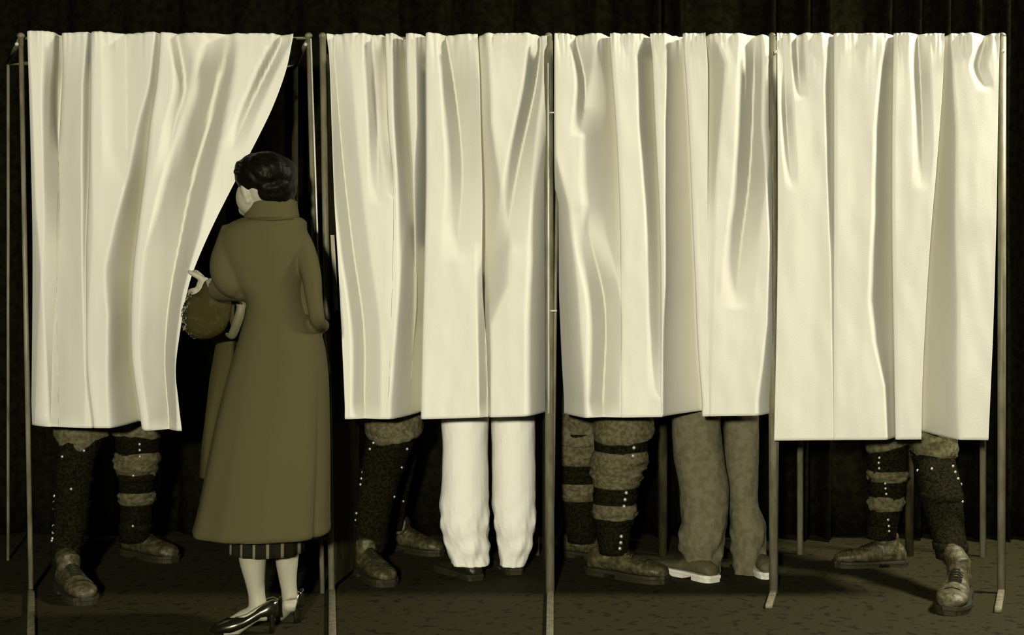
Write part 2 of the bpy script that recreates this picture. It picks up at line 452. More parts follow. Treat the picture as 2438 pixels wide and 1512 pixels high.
curtain('white curtain hanging straight between woman in coat and thin bright pole',
    left=[(80, 778), (130, 784), (300, 790), (500, 797), (700, 808), (850, 815), (995, 821)],
    right=[(80, 1302), (990, 1300)], top=[(778, 79), (1303, 79)], bottom=[(821, 998), (1003, 998), (1165, 994), (1300, 990)],
    folds=[
        F([(80, 918), (300, 924), (430, 936), (600, 936), (990, 925)], [(80, 30), (200, 38), (400, 24)], [(80, 26), (120, 50), (250, 44), (400, 18), (480, 0)]),
        F([(90, 967), (200, 970), (300, 975), (450, 984), (600, 988), (800, 985), (990, 975)], [(90, 34), (300, 40), (600, 44)], [(90, 50), (120, 78), (300, 80), (450, 62), (600, 36), (750, 12), (880, 0)]),
        F([(80, 1014), (300, 1015), (450, 1015), (600, 1012), (800, 1007), (990, 1003)], [(90, 26), (300, 24), (450, 34), (600, 54), (800, 68), (990, 78)],
          [(90, 30), (150, 44), (300, 40), (450, 50), (600, 76), (800, 115), (990, 120)]),
        F([(80, 1137), (200, 1142), (300, 1144), (450, 1148), (700, 1148), (850, 1158), (990, 1162)], [(80, 26), (300, 28), (450, 46), (600, 70), (700, 64), (800, 16), (990, 8)],
          [(80, 30), (300, 46), (450, 56), (600, 64), (700, 54), (800, 12), (990, 12)], True),
    ],
    soft=[
        ([(100, 1287), (200, 1274), (300, 1254), (400, 1234), (520, 1215), (640, 1200)], [(0, 30)], [(0, 50)], [(80, 20), (150, 44), (300, 40), (420, 24), (620, 0)]),
        ([(80, 1062), (200, 1082), (350, 1098), (450, 1100), (560, 1092), (640, 1088)], [(80, 26), (300, 40)], [(0, 60)], [(80, 20), (200, 36), (400, 26), (640, 0)]),
        ([(100, 885), (300, 898), (500, 900)], [(0, 24)], [(0, 28)], [(80, 14), (300, 18), (500, 0)]),
        ([(130, 796), (400, 818), (600, 840), (800, 866), (990, 868)], [(0, 34)], [(0, 40)], [(100, 14), (300, 24), (990, 24)]),
        ([(640, 1150), (850, 1156), (990, 1158)], [(0, 20)], [(0, 12)], [(640, 6), (800, 16), (990, 18)]),
    ],
    end=([(80, 6), (200, 12), (300, 24), (500, 40), (800, 52), (990, 50)], [(80, 8), (200, 22), (300, 48), (500, 84), (800, 112), (990, 110)]), seed=2)
curtain('white curtain with many deep shaded folds, above baggy grey trousers',
    left=[(80, 1320), (400, 1320), (560, 1325), (750, 1332), (900, 1338), (990, 1343)],
    right=[(80, 1838), (1000, 1841)], top=[(1320, 79), (1840, 79)], bottom=[(1343, 996), (1500, 994), (1840, 989)],
    folds=[
        F([(80, 1453), (130, 1455), (200, 1460), (300, 1467), (420, 1473), (600, 1478), (990, 1480)], [(80, 30), (150, 46), (250, 74), (350, 90), (450, 96), (560, 90), (640, 50)],
          [(80, 36), (150, 66), (280, 90), (400, 80), (500, 56), (600, 22), (680, 4), (990, 3)]),
        F([(80, 1548), (130, 1553), (250, 1558), (400, 1565), (500, 1570), (700, 1574), (990, 1574)], [(90, 22), (130, 40), (300, 42), (500, 38), (700, 34)],
          [(90, 40), (120, 96), (300, 90), (400, 66), (600, 44), (800, 24), (980, 0)]),
        F([(80, 1626), (130, 1630), (300, 1640), (500, 1648), (700, 1656), (850, 1662), (990, 1672)], [(90, 40), (300, 58), (700, 74), (990, 96)],
          [(90, 30), (150, 60), (300, 72), (700, 84), (850, 84), (990, 88)], False, 0.8),
        F([(80, 1679), (150, 1684), (400, 1684), (600, 1684), (990, 1688)], [(90, 25), (150, 46), (300, 34), (450, 22), (990, 6)],
          [(90, 34), (150, 70), (300, 50), (450, 24), (550, 5), (990, 4)], True),
    ],
    soft=[
        ([(90, 1372), (180, 1392), (250, 1392), (330, 1380)], [(90, 20), (250, 26)], [(90, 40), (250, 50)], [(80, 20), (160, 34), (250, 30), (330, 0)]),
        ([(100, 1796), (300, 1791), (450, 1782), (600, 1764), (760, 1750)], [(0, 38)], [(0, 44)], [(80, 20), (150, 44), (400, 42), (560, 24), (760, 0)]),
        ([(560, 1400), (750, 1440), (990, 1436)], [(0, 44)], [(0, 40)], [(560, 10), (700, 30), (990, 30)]),
    ],
    start=([(0, 4), (380, 6), (500, 34), (700, 48), (985, 56)], [(0, 2), (380, 8), (500, 60), (700, 84), (985, 94)]),
    end=([(80, 22), (300, 26), (400, 18), (600, 10), (800, 16), (990, 42)], [(80, 60), (300, 80), (400, 50), (600, 24), (800, 34), (990, 80)]), seed=3)
curtain('longest and brightest white curtain, rightmost of the row',
    left=[(80, 1850), (500, 1852), (750, 1849), (1026, 1843)],
    right=[(80, 2380), (250, 2376), (500, 2372), (750, 2365), (1026, 2353)], top=[(1850, 79), (2380, 79)], bottom=[(1843, 1049), (2195, 1046), (2353, 1048)],
    folds=[
        F([(80, 1985), (1026, 1985)], [(90, 20), (200, 24), (400, 18), (600, 10), (1000, 3)], [(90, 18), (200, 38), (400, 28), (600, 10), (1000, 2)]),
        F([(80, 2128), (300, 2124), (550, 2124), (750, 2127), (1026, 2132)], [(90, 20), (150, 32), (300, 44), (500, 48), (700, 60), (800, 50), (900, 26), (1026, 22)],
          [(90, 25), (150, 60), (300, 74), (500, 78), (700, 84), (900, 44), (1026, 36)]),
        F([(80, 2248), (130, 2247), (250, 2240), (400, 2228), (550, 2215), (700, 2205), (900, 2195), (1026, 2193)], [(90, 18), (200, 28), (300, 42), (500, 58), (700, 78), (1026, 94)],
          [(90, 30), (200, 56), (300, 76), (500, 104), (700, 136), (1026, 160)], True),
    ],
    soft=[
        ([(80, 2186), (200, 2192), (350, 2196), (440, 2190)], [(0, 22)], [(0, 26)], [(80, 12), (180, 20), (300, 12), (440, 0)]),
        ([(80, 1896), (180, 1902), (230, 1904)], [(0, 16)], [(0, 20)], [(80, 12), (150, 18), (230, 0)]),
        ([(170, 1868), (300, 1874), (440, 1884)], [(0, 16)], [(0, 18)], [(170, 4), (260, 15), (440, 0)]),
        ([(90, 2345), (150, 2330), (200, 2345)], [(0, 22)], [(0, 22)], [(80, 14), (150, 14), (210, 0)]),
    ], seed=4)

# ------------------------------------------------------------------ boots, leggings, legs
UW = [(0, .020), (.03, .031), (.12, .037), (.3, .036), (.42, .038), (.55, .045), (.68, .050), (.8, .050), (.9, .044), (.96, .034), (1, .014)]
UH = [(0, .060), (.03, .085), (.12, .105), (.3, .112), (.42, .100), (.55, .084), (.68, .073), (.8, .068), (.9, .063), (.96, .055), (1, .042)]
class Foot:
    def __init__(s, heel, toe, size=None, lift=0.0):
        s.o = G(*heel); e = G(*toe); v = e - s.o; L = v.length
        s.u = v.normalized(); s.L = size or L
        s.o = s.o + s.u * (L - s.L) / 2
        s.v = Vector((-s.u.y, s.u.x, 0)); s.k = s.L / 0.30; s.lift = lift
    def P(s, u, v, z):
        return s.o + s.u * (u * s.L) + s.v * (v * s.k) + Vector((0, 0, z * s.k + s.lift * max(0, 1 - u / 0.75)))
def boot(root, f, ankle, material='boot_leather', laces=True, low=False, solem='boot_sole'):
    """ankle = 3-D point the shaft runs up to"""
    bm = bmesh.new(); rings = []
    hs = 0.72 if low else 1.0
    for i in range(25):
        u = 0.5 - 0.5 * math.cos(PI * i / 24)
        w_, h_ = interp(UW, u), interp(UH, u) * hs
        zc = (0.020 + h_) / 2; hh = (h_ - 0.020) / 2
        ring = []
        for k in range(20):
            t = 2 * PI * k / 20; c, s_ = math.cos(t), math.sin(t)
            ww = w_ * (1.0 - 0.28 * max(0, s_) ** 1.5)
            ring.append(f.P(u, math.copysign(abs(c) ** .75, c) * ww, zc + math.copysign(abs(s_) ** .85, s_) * hh))
        rings.append(ring)
    ring_loft(bm, rings)
    if not low:
        a0 = f.P(.24, 0, .05); a1 = f.P(.24, 0, .12)
        path_tube(bm, [a0, a1, a1.lerp(Vector(ankle), .6), Vector(ankle)], [(.040, .044), (.041, .046), (.042, .044), (.042, .042)], 18)
    me = fuse(bm, 0.005, 3)
    wrinkle(me, .0022, 40, 40, seed=int(f.L * 1000) % 17)
    b = obj('boot' if not low else 'shoe', me, material, root)
    # sole with welt and heel block
    bm = bmesh.new()
    def outline(u0, u1, grow, z):
        L, R = [], []
        for i in range(15):
            u = u0 + (u1 - u0) * (0.5 - 0.5 * math.cos(PI * i / 14)); w_ = interp(UW, u) + grow
            ue = u + (grow * 3 * (u - .5) * 2 if u in (u0, u1) else 0)
            L.append(f.P(ue, w_, z)); R.append(f.P(ue, -w_, z))
        return L + R[::-1]
    ring_loft(bm, [outline(0, 1, .005, .013), outline(0, 1, .0065, .017), outline(0, 1, .0055, .026)])
    ring_loft(bm, [outline(0, .27, .003, 0), outline(0, .27, .004, .014)])
    ring_loft(bm, [outline(.42, 1, .003, 0 if f.lift == 0 else .0), outline(.42, 1, .004, .014)])
    bmesh.ops.recalc_face_normals(bm, faces=bm.faces)
    obj('sole', bm, solem, b, smooth=False)
    if laces:
        def top(u, v):
            w_, h_ = interp(UW, u) * .78, interp(UH, u); zc = (.02 + h_) / 2; hh = (h_ - .02) / 2
            return f.P(u, v, zc + hh * math.sqrt(max(0.05, 1 - (v / w_) ** 2)) + .003)
        bm = bmesh.new()
        for k in range(5):
            u = .36 + .045 * k
            for s_ in (-1, 1):
                path_tube(bm, [top(u, -.020 * s_), top(u + .012, -.007 * s_), top(u + .024, .007 * s_), top(u + .036, .020 * s_)], .0026, 6)
        path_tube(bm, [top(.62, -.030), top(.60, -.014), top(.595, 0), top(.60, .014), top(.62, .030)], .0022, 6)   # seam of the vamp
        obj('laces', bm, 'lace_cord', b)
        bm = bmesh.new()
        path_tube(bm, [top(.80, -.036), top(.775, -.02), top(.765, 0), top(.775, .02), top(.80, .036)], .0018, 6)
        obj('toe_cap_seam', bm, 'lace_cord', b)
    return b
class Leg:
    """cross sections (py, x left, x right) with depth over py"""
    def __init__(s, sec, depth, squash=1.0): s.sec = sec; s.dep = depth; s.q = squash
    def at(s, py):
        l = smooth_interp([(a, b) for a, b, c in s.sec], py); r = smooth_interp([(a, c) for a, b, c in s.sec], py)
        y = interp(s.dep, py); return (l + r) / 2, (r - l) / 2, y
    def ring(s, py, grow=0.0, n=28, bumps=None):
        xc, rx, y = s.at(py); c = W(xc, py, y); r = rx * M(y) + grow
        out = []
        for i in range(n):
            t = 2 * PI * i / n; k = 1 + (bumps(t, py) if bumps else 0)
            out.append(c + Vector((math.cos(t) * r * k, math.sin(t) * (r * s.q) * k, 0)))
        return out
    def surf(s, px, py, grow=0.0):
        xc, rx, y = s.at(py); u = max(-.97, min(.97, (px - xc) / rx)); r = rx * M(y)
        c = W(xc, py, y); return c + Vector((u * r, -math.sqrt(1 - u * u) * r * s.q - grow, 0))
def loft_leg(root, name, leg, p0, p1, material, grow=0.0, n=22, bumps=None, seg=28, solid=True):
    bm = bmesh.new()
    ring_loft(bm, [leg.ring(p0 + (p1 - p0) * i / n, grow, seg, bumps) for i in range(n + 1)])
    bmesh.ops.recalc_face_normals(bm, faces=bm.faces)
    return obj(name, bm, material, root)
STUD = None
def stud(parent, p, r=.0055):
    global STUD
    if STUD is None:
        bm = bmesh.new(); ball(bm, Vector((0, 0, 0)), 1, .7, 1, u=10, v=8)
        STUD = bpy.data.meshes.new('stud'); bm.to_mesh(STUD); bm.free(); STUD.materials.append(MATS['brass_stud'])
        STUD.polygons.foreach_set('use_smooth', [True] * len(STUD.polygons))
    o = bpy.data.objects.new('stud', STUD); COL.objects.link(o); o.parent = parent
    o.location = Vector(p)
    o.scale = (r, r, r)
    return o

def upper_body(root, x, y, face, shirt, hips, knees, tro, tro_seed, hairm='hair_dark', h=1.0, waist_w=.15):
    """body, shirt, hair and trousers of a person standing behind a curtain; knees: list of (Vector, radius) to reach from the hips"""
    f = Vector((math.cos(face), math.sin(face), 0)); s = Vector((-f.y, f.x, 0)); c = Vector((x, y, 0))
    up = lambda z, a=0, b=0: c + s * a + f * b + Vector((0, 0, z * h))
    def arms(bm, g):
        for k in (-1, 1):
            path_tube(bm, [up(1.40, .17 * k), up(1.28, .205 * k), up(1.12, .205 * k, -.01), up(1.0, .20 * k, .02), up(.88, .19 * k, .05)], [.048 + g, .046 + g, .040 + g, .036 + g, .028 + g], 12)
    bm = bmesh.new()
    ball(bm, up(1.60, 0, .015), .075, .092, .108, Matrix.Rotation(face - PI / 2, 3, 'Z'))
    ball(bm, up(1.545, 0, .05), .052, .055, .058, Matrix.Rotation(face - PI / 2, 3, 'Z'))
    ball(bm, up(1.575, 0, .108), .013, .018, .02)
    for k in (-1, 1): ball(bm, up(1.585, .077 * k, 0), .012, .02, .03)
    path_tube(bm, [up(1.36), up(1.45), up(1.54)], [.06, .055, .055], 12)
    path_tube(bm, [up(.85), up(1.0), up(1.2), up(1.38), up(1.43)], [(.12, .09), (.12, .09), (.14, .10), (.15, .09), (.10, .06)], 16)
    arms(bm, -.008)
    for k in (-1, 1):
        path_tube(bm, [up(.89, .19 * k, .045), up(.84, .188 * k, .06), up(.80, .185 * k, .07)], [(.02, .03), (.014, .038), (.012, .036)], 10)
        for q in range(4):
            o_ = (-.027 + .018 * q)
            path_tube(bm, [up(.80, .185 * k, .07 + o_), up(.765, .182 * k, .078 + o_), up(.735 + .006 * abs(q - 1), .175 * k, .08 + o_)], [.009, .0085, .007], 8)
        path_tube(bm, [up(.84, .188 * k, .09), up(.81, .183 * k, .115), up(.785, .178 * k, .12)], [.011, .0095, .008], 8)
    obj('body', fuse(bm, .009, 2), 'skin', root)
    bm = bmesh.new()
    path_tube(bm, [up(.86), up(1.0), up(1.2), up(1.36), up(1.42), up(1.455)], [(waist_w, .115), (waist_w, .115), (.165, .125), (.172, .115), (.13, .085), (.07, .07)], 20)
    arms(bm, .012)
    me = fuse(bm, .011, 3); wrinkle(me, .008, 9, 7, tro_seed); obj('shirt', me, shirt, root)
    bm = bmesh.new(); ball(bm, up(1.625, 0, -.005), .083, .098, .098, Matrix.Rotation(face - PI / 2, 3, 'Z')); obj('hair', fuse(bm, .009, 1), hairm, root)
    bm = bmesh.new()
    path_tube(bm, [up(.96), up(.90), up(.80), up(.74)], [(waist_w + .008, .125), (waist_w + .012, .13), (waist_w + .01, .13), (.10, .10)], 20)
    for k, (kp, kr, chain) in zip(hips, knees):
        pts = [up(.86, .075 * k)] + [up(.86, .075 * k).lerp(kp, .5)] + [kp] + [q for q, r in chain]
        rad = [.105, .5 * (.1 + kr), kr] + [r for q, r in chain]
        P_, R_ = densify(pts, rad, 5)
        path_tube(bm, P_, R_, 18)
    me = fuse(bm, .008, 2); wrinkle(me, .010, 13, 26, tro_seed + 5)
    return obj('trousers', me, tro, root)

# ---- soldier in the first booth
def soldier(label, pos, face, legs, seed):
    root = thing('person', label, 'person', (pos[0], pos[1], 0), 'people standing in the booths')
    knees = []
    for lg in legs:
        leg = lg['leg']; f = lg['foot']
        ank = lg.get('ankle', None)
        pyb = lg['bottom']
        xc, rx, y = leg.at(pyb - 12)
        boot(root, f, W(xc, pyb - 12, y))
        bl = lambda t, py: .02 * math.sin(3 * t + py * .03) + .02 * nz((math.cos(t) * 2, math.sin(t) * 2, py * .02), 1.5, seed)
        g = loft_leg(root, 'legging', leg, lg['top'], pyb, 'legging_canvas', .002, 26, bl)
        for py in lg.get('bands', []):
            bm = bmesh.new(); ring_loft(bm, [leg.ring(py - 9, .004), leg.ring(py - 8, .007), leg.ring(py + 8, .007), leg.ring(py + 9, .004)])
            bmesh.ops.recalc_face_normals(bm, faces=bm.faces)
            obj('strap', bm, 'legging_canvas', g)
        for px, py in lg.get('studs', []):
            stud(g, leg.surf(px, py, .007), lg.get('sr', .0055))
        for puff in lg.get('puffs', []):
            p0, p1, gr = puff
            def bmp(t, py, p0=p0, p1=p1): e = math.sin(PI * min(1, max(0, (py - p0) / (p1 - p0)))) ** .6; return -.03 + e * (.14 + .16 * nz((math.cos(t) * 2.2, math.sin(t) * 2.2, py * .09), 1, seed + p0))
            loft_leg(root, 'trouser_puff', leg, p0, p1, 'khaki_cotton', gr, 26, bmp, 56)
        xc, rx, y = leg.at(lg['top']); kp = W(xc, lg['top'] - lg.get('up', 30), y); r = rx * M(y)
        chain = [(W(xc + lg.get('hx', 0), lg['hem'], y), r * 1.10)]
        knees.append((kp, r * 1.12, chain))
    hips = (1, -1)
    upper_body(root, pos[0], pos[1], face, 'khaki_shirt', hips, knees, 'khaki_cotton', seed)
    return root

# booth 1: front leg then back leg
lgA = Leg([(1020, 140, 262), (1080, 138, 228), (1150, 134, 216), (1240, 130, 206), (1300, 126, 192), (1345, 124, 188)], [(1020, .33), (1345, .07)])
lgB = Leg([(1020, 275, 380), (1080, 278, 376), (1150, 286, 366), (1240, 288, 360), (1290, 284, 352), (1310, 282, 350)], [(1020, .42), (1300, .68)])
soldier('soldier in dark studded leggings behind the drawn-aside curtain, legs only showing', (W(250, 700, .40).x, .42), -PI / 2 + .6, [
    dict(leg=lgA, foot=Foot((150, 1402), (208, 1442), .31), top=1046, bottom=1345, hem=1062, hx=14,
         bands=[1143, 1200, 1255], studs=[(162, 1082), (135, 1250 - 2), (134, 1264), (132, 1278), (183, 1158), (136, 1178), (134, 1193), (131, 1208), (127, 1285 + 0), (172, 1315), (213, 1068)]),
    dict(leg=lgB, foot=Foot((288, 1316), (428, 1342), .31), top=1030, bottom=1288, hem=1040, bands=[1135, 1255], puffs=[(1075, 1136, .003), (1170, 1200, .003)],
         studs=[(346, 1052), (346, 1066), (346, 1081), (330, 1126), (327, 1246)])], 11)

# booth 2
lgA = Leg([(990, 868, 1010), (1040, 872, 992), (1110, 860, 962), (1180, 848, 942), (1250, 838, 926), (1305, 834, 916), (1330, 836, 912)], [(990, .34), (1320, .38)])
lgB = Leg([(990, 925, 1010), (1100, 930, 990), (1180, 930, 972), (1250, 925, 960), (1290, 922, 958)], [(990, .55), (1290, .80)], 1.1)
soldier('soldier in tall dark leggings standing beside person in white trousers', (W(888, 700, .42).x, .54), -.05, [
    dict(leg=lgA, foot=Foot((856, 1362), (926, 1398), .31), top=1028, bottom=1312, hem=1040, hx=8,
         bands=[1120, 1290], studs=[(903, 1035), (894, 1049), (885, 1064), (948, 1046), (867, 1120), (864, 1135), (862, 1149), (852, 1217), (849, 1233), (847, 1247), (940, 1180), (958, 1110), (972, 1065)]),
    dict(leg=lgB, foot=Foot((930, 1306), (1045, 1323), .29), top=1040, bottom=1262, hem=1050, studs=[(962, 1190)])], 21)

# booth 3
lgA = Leg([(990, 1418, 1560), (1040, 1416, 1545), (1090, 1415, 1538), (1130, 1415, 1524), (1200, 1416, 1512), (1260, 1420, 1502), (1320, 1428, 1494)], [(990, .30), (1320, .30)])
lgB = Leg([(990, 1330, 1440), (1100, 1328, 1424), (1180, 1334, 1418), (1250, 1348, 1418), (1290, 1352, 1420)], [(990, .50), (1290, .66)])
soldier('soldier with bunched trousers and bright-studded leggings beside person in grey trousers', (W(1440, 700, .42).x, .42), -.5, [
    dict(leg=lgA, foot=Foot((1408, 1364), (1582, 1389), .335), top=1030, bottom=1318, hem=1046, hx=4, bands=[1183, 1240],
         puffs=[(1072, 1160, .004), (1198, 1236, .004)], sr=.0072,
         studs=[(1504, 1059), (1502, 1078), (1499, 1096), (1487, 1166), (1484, 1182), (1482, 1198), (1476, 1270), (1475, 1285), (1473, 1299)]),
    dict(leg=lgB, foot=Foot((1352, 1322), (1480, 1338), .30), top=1030, bottom=1290, hem=1062, bands=[1125, 1262], puffs=[(1050, 1106, .005), (1148, 1190, .004)])], 31)

# booth 4
lgA = Leg([(1040, 2160, 2272), (1090, 2172, 2270), (1150, 2186, 2284), (1220, 2204, 2292), (1290, 2224, 2298), (1345, 2232, 2304)], [(1040, .36), (1345, -.06)])
lgB = Leg([(1040, 2062, 2160), (1120, 2068, 2158), (1200, 2072, 2146), (1260, 2066, 2134), (1300, 2064, 2130)], [(1040, .42), (1300, .50)])
soldier('soldier in dark leggings striding under the longest curtain of the row', (W(2135, 700, .48).x, .48), -PI / 2 - .3, [
    dict(leg=lgB, foot=Foot((2142, 1347), (2000, 1349), .285), top=1052, bottom=1282, hem=1062, hx=8, bands=[1165], puffs=[(1118, 1146, .001), (1178, 1216, .001)],
         studs=[(2083, 1085), (2082, 1097), (2083, 1110), (2096, 1145), (2097, 1157), (2099, 1170), (2104, 1231), (2106, 1246), (2107, 1258)]),
    dict(leg=lgA, foot=Foot((2288, 1420), (2262, 1464), .33), top=1075, bottom=1330, hem=1088, hx=4, bands=[1180, 1300], up=40,
         studs=[(2204, 1110), (2256, 1105), (2262, 1119), (2270, 1135), (2284, 1151), (2178, 1118), (2282, 1190)])], 41)

# ---- person in white trousers (booth 2)
def trouser_person(label, pos, face, legs, tro, shirt, feet, shoe, solem, seed, laces=False):
    root = thing('person', label, 'person', (pos[0], pos[1], 0), 'people standing in the booths')
    def bmp(t, py):
        lowk = max(0, (py - 1150) / 180.0)
        return .035 * nz((math.cos(t) * 2 + py * .012, math.sin(t) * 2, py * .012), 1.2, seed) + lowk * .22 * nz((math.cos(t) * 2.2 + py * .022, math.sin(t) * 2.2, py * .028), 1.0, seed + 2)
    knees = []
    bm = bmesh.new()
    f = Vector((math.cos(face), math.sin(face), 0)); s = Vector((-f.y, f.x, 0))
    up_ = lambda z, a=0, b=0: Vector((pos[0], pos[1], 0)) + s * a + f * b + Vector((0, 0, z))
    # trousers: one garment
    upper = upper_body(root, pos[0], pos[1], face, shirt, (1, -1), [(up_(.78, .07), .09, []), (up_(.78, -.07), .09, [])], tro, seed)
    bpy.data.objects.remove(upper)
    path_tube(bm, [up_(.96), up_(.90), up_(.80), up_(.72)], [(.158, .125), (.16, .13), (.15, .13), (.10, .10)], 20)
    for (lg, p0, p1) in legs:
        ring_loft(bm, [lg.ring(p0 + (p1 - p0) * i / 40, 0, 30, bmp) for i in range(41)])
        xc, rx, y = lg.at(p0); a = W(xc, p0 + 12, y); k = 1 if (a - up_(0)).dot(s) > 0 else -1
        path_tube(bm, [up_(.86, .075 * k), up_(.86, .075 * k).lerp(a, .5), a], [.10, .092, rx * M(y) * .98], 20)
    obj('trousers', fuse(bm, .0045, 2), tro, root)
    for ft in feet:
        bt = boot(root, ft, None, shoe, laces, True, solem)
    return root
wl = Leg([(960, 1050, 1166), (1000, 1050, 1165), (1050, 1053, 1162), (1150, 1051, 1164), (1210, 1047, 1165), (1260, 1050, 1165), (1300, 1062, 1166), (1342, 1077, 1167)], [(960, .30), (1342, .30)], 1.05)
wr = Leg([(960, 1168, 1276), (1050, 1170, 1275), (1200, 1172, 1276), (1260, 1178, 1275), (1300, 1186, 1268), (1346, 1192, 1250)], [(960, .36), (1346, .36)], 1.05)
trouser_person('person in creased white trousers and black shoes standing beside thin bright pole', (W(1166, 700, .38).x, .40), PI / 2 + .35, [(wl, 985, 1343), (wr, 985, 1347)], 'white_drill', 'white_shirt',
    [Foot((1138, 1384), (1046, 1352), .285), Foot((1226, 1368), (1190, 1336), .285)], 'dull_shoe', 'boot_sole', 51)
gl = Leg([(960, 1598, 1714), (1030, 1600, 1716), (1100, 1606, 1726), (1170, 1618, 1736), (1240, 1622, 1732), (1290, 1614, 1724), (1330, 1628, 1718), (1368, 1642, 1714)], [(960, .32), (1368, .30)], 1.0)
gr = Leg([(960, 1724, 1806), (1100, 1726, 1806), (1200, 1738, 1806), (1250, 1738, 1824), (1300, 1740, 1822), (1366, 1748, 1824)], [(960, .42), (1366, .38)], 1.1)
trouser_person('person in baggy grey trousers and white-soled shoes beside studded leggings', (W(1700, 700, .40).x, .42), PI / 2 + .6, [(gl, 985, 1368), (gr, 985, 1366)], 'grey_drill', 'white_shirt',
    [Foot((1704, 1388), (1566, 1354), .31), Foot((1828, 1376), (1776, 1346), .30)], 'scuffed_heel', 'white_rubber', 61)

# ------------------------------------------------------------------ the woman in the coat
YW = -0.50
root = thing('person', 'woman in long plain coat with dark hair seen from behind, holding curtain open', 'person', (W(640, 1500, YW).x, YW, 0))
m_ = M(YW)
# body: head, neck, torso, arms, hand, legs and feet in one surface
bm = bmesh.new()
R1 = Matrix.Rotation(0.5, 3, 'Z')
ball(bm, W(632, 436, YW), 60 * m_, .090, 72 * m_)
ball(bm, W(598, 470, YW - .005), 36 * m_, .062, 44 * m_)               # cheek and jaw
ball(bm, W(588, 500, YW + .02), 20 * m_, .04, 16 * m_)                 # chin
ball(bm, W(576, 466, YW + .075), 8 * m_, .02, 14 * m_)                  # nose, turned away
ball(bm, W(584, 455, YW - .060), 10 * m_, .016, 25 * m_, Matrix.Rotation(-.25, 3, 'Y'))    # ear
ball(bm, W(591, 478, YW - .058), 8 * m_, .012, 9 * m_)                 # ear lobe
path_tube(bm, [W(620, 470, YW), W(632, 505, YW), W(645, 540, YW)], [42 * m_, 42 * m_, 50 * m_], 16)
path_tube(bm, [W(645, 530, YW), W(645, 600, YW), W(660, 760, YW), W(655, 900, YW), W(645, 1000, YW)], [(80 * m_, .07), (85 * m_, .085), (70 * m_, .075), (95 * m_, .1), (80 * m_, .09)], 20)
path_tube(bm, [W(550, 560, YW), W(560, 640, YW - .02), W(590, 688, YW - .03), W(540, 686, YW + .06), W(500, 676, YW + .18)], [26 * m_, 24 * m_, 22 * m_, 20 * m_, 15 * m_], 14)
path_tube(bm, [W(706, 560, YW), W(732, 640, YW - .06), W(750, 740, YW - .08), W(764, 775, YW + .04), W(765, 772, YW + .22)], [18 * m_, 15 * m_, 12 * m_, 12 * m_, 13 * m_], 14)
# hand on the curtain edge
YH = -0.30; mh = M(YH)
ball(bm, W(484, 680, YH), 17 * mh, .014, 22 * mh, Matrix.Rotation(.35, 3, 'Y'))
def finger(pts, r, y0=YH):
    P_, R_ = densify([W(a, b, y0 + c) for a, b, c in pts], r, 4); path_tube(bm, P_, R_, 10)
finger([(486, 668, 0), (470, 658, -.005), (455, 650, -.005), (449, 645, 0)], [6.5 * mh, 6.5 * mh, 6.0 * mh, 5.0 * mh])        # thumb
finger([(486, 664, .01), (474, 652, .02), (465, 646, .035), (458, 648, .05)], [5.5 * mh, 5.2 * mh, 5 * mh, 4 * mh])         # forefinger over the cloth
finger([(474, 690, .0), (463, 690, -.002), (453, 692, .012), (449, 696, .028)], [6 * mh, 5.6 * mh, 5.2 * mh, 4.2 * mh])
finger([(474, 700, .0), (462, 703, -.002), (450, 705, .010), (446, 709, .026)], [6 * mh, 5.6 * mh, 5.2 * mh, 4.2 * mh])
finger([(477, 706, .004), (466, 714, .0), (455, 718, .010), (450, 722, .024)], [5.4 * mh, 5 * mh, 4.6 * mh, 3.8 * mh])
# hand of the other arm, in front of the coat
ball(bm, W(762, 768, YW + .28), 12 * m_, .045, 20 * m_)
for k in range(4): path_tube(bm, [W(764 - 3 * k, 756 + 8 * k, YW + .30), W(758 - 3 * k, 757 + 8 * k, YW + .35), W(750 - 3 * k, 760 + 8 * k, YW + .37)], [5.5 * m_, 5 * m_, 4.2 * m_], 8)
path_tube(bm, [W(756, 752, YW + .26), W(748, 742, YW + .29), W(742, 738, YW + .32)], [6 * m_, 5.5 * m_, 4.5 * m_], 8)
# legs
YL, YR = -.555, -.44
lft = [(612, 1000, .05), (612, 1200, .03), (602, 1300, 0), (602, 1335, 0), (607, 1380, 0), (611, 1415, 0), (614, 1442, 0)]
P_, R_ = densify([W(a, b, YL + c) for a, b, c in lft], [60 * m_, 44 * m_, 35 * m_, 31.5 * m_, 24 * m_, 20 * m_, 22 * m_], 4); path_tube(bm, P_, R_, 18)
rgt = [(686, 1000, .02), (686, 1200, .0), (684, 1300, 0), (683, 1335, 0), (685, 1375, 0), (688, 1402, 0), (691, 1424, 0)]
P_, R_ = densify([W(a, b, YR + c) for a, b, c in rgt], [58 * m_, 40 * m_, 30 * m_, 27.5 * m_, 22 * m_, 19.5 * m_, 20 * m_], 4); path_tube(bm, P_, R_, 18)
path_tube(bm, [W(640, 1462, YL), W(612, 1458, YL), W(585, 1472, YL - .01), W(555, 1492, YL - .015), W(530, 1503, YL - .02)], [(20 * m_, .022), (26 * m_, .028), (20 * m_, .03), (12 * m_, .032), (8 * m_, .025)], 14)
path_tube(bm, [W(706, 1442, YR), W(690, 1438, YR), W(672, 1452, YR + .03), W(655, 1468, YR + .06)], [(17 * m_, .02), (21 * m_, .026), (16 * m_, .028), (9 * m_, .026)], 14)
obj('body', fuse(bm, .0042, 3), 'skin', root)
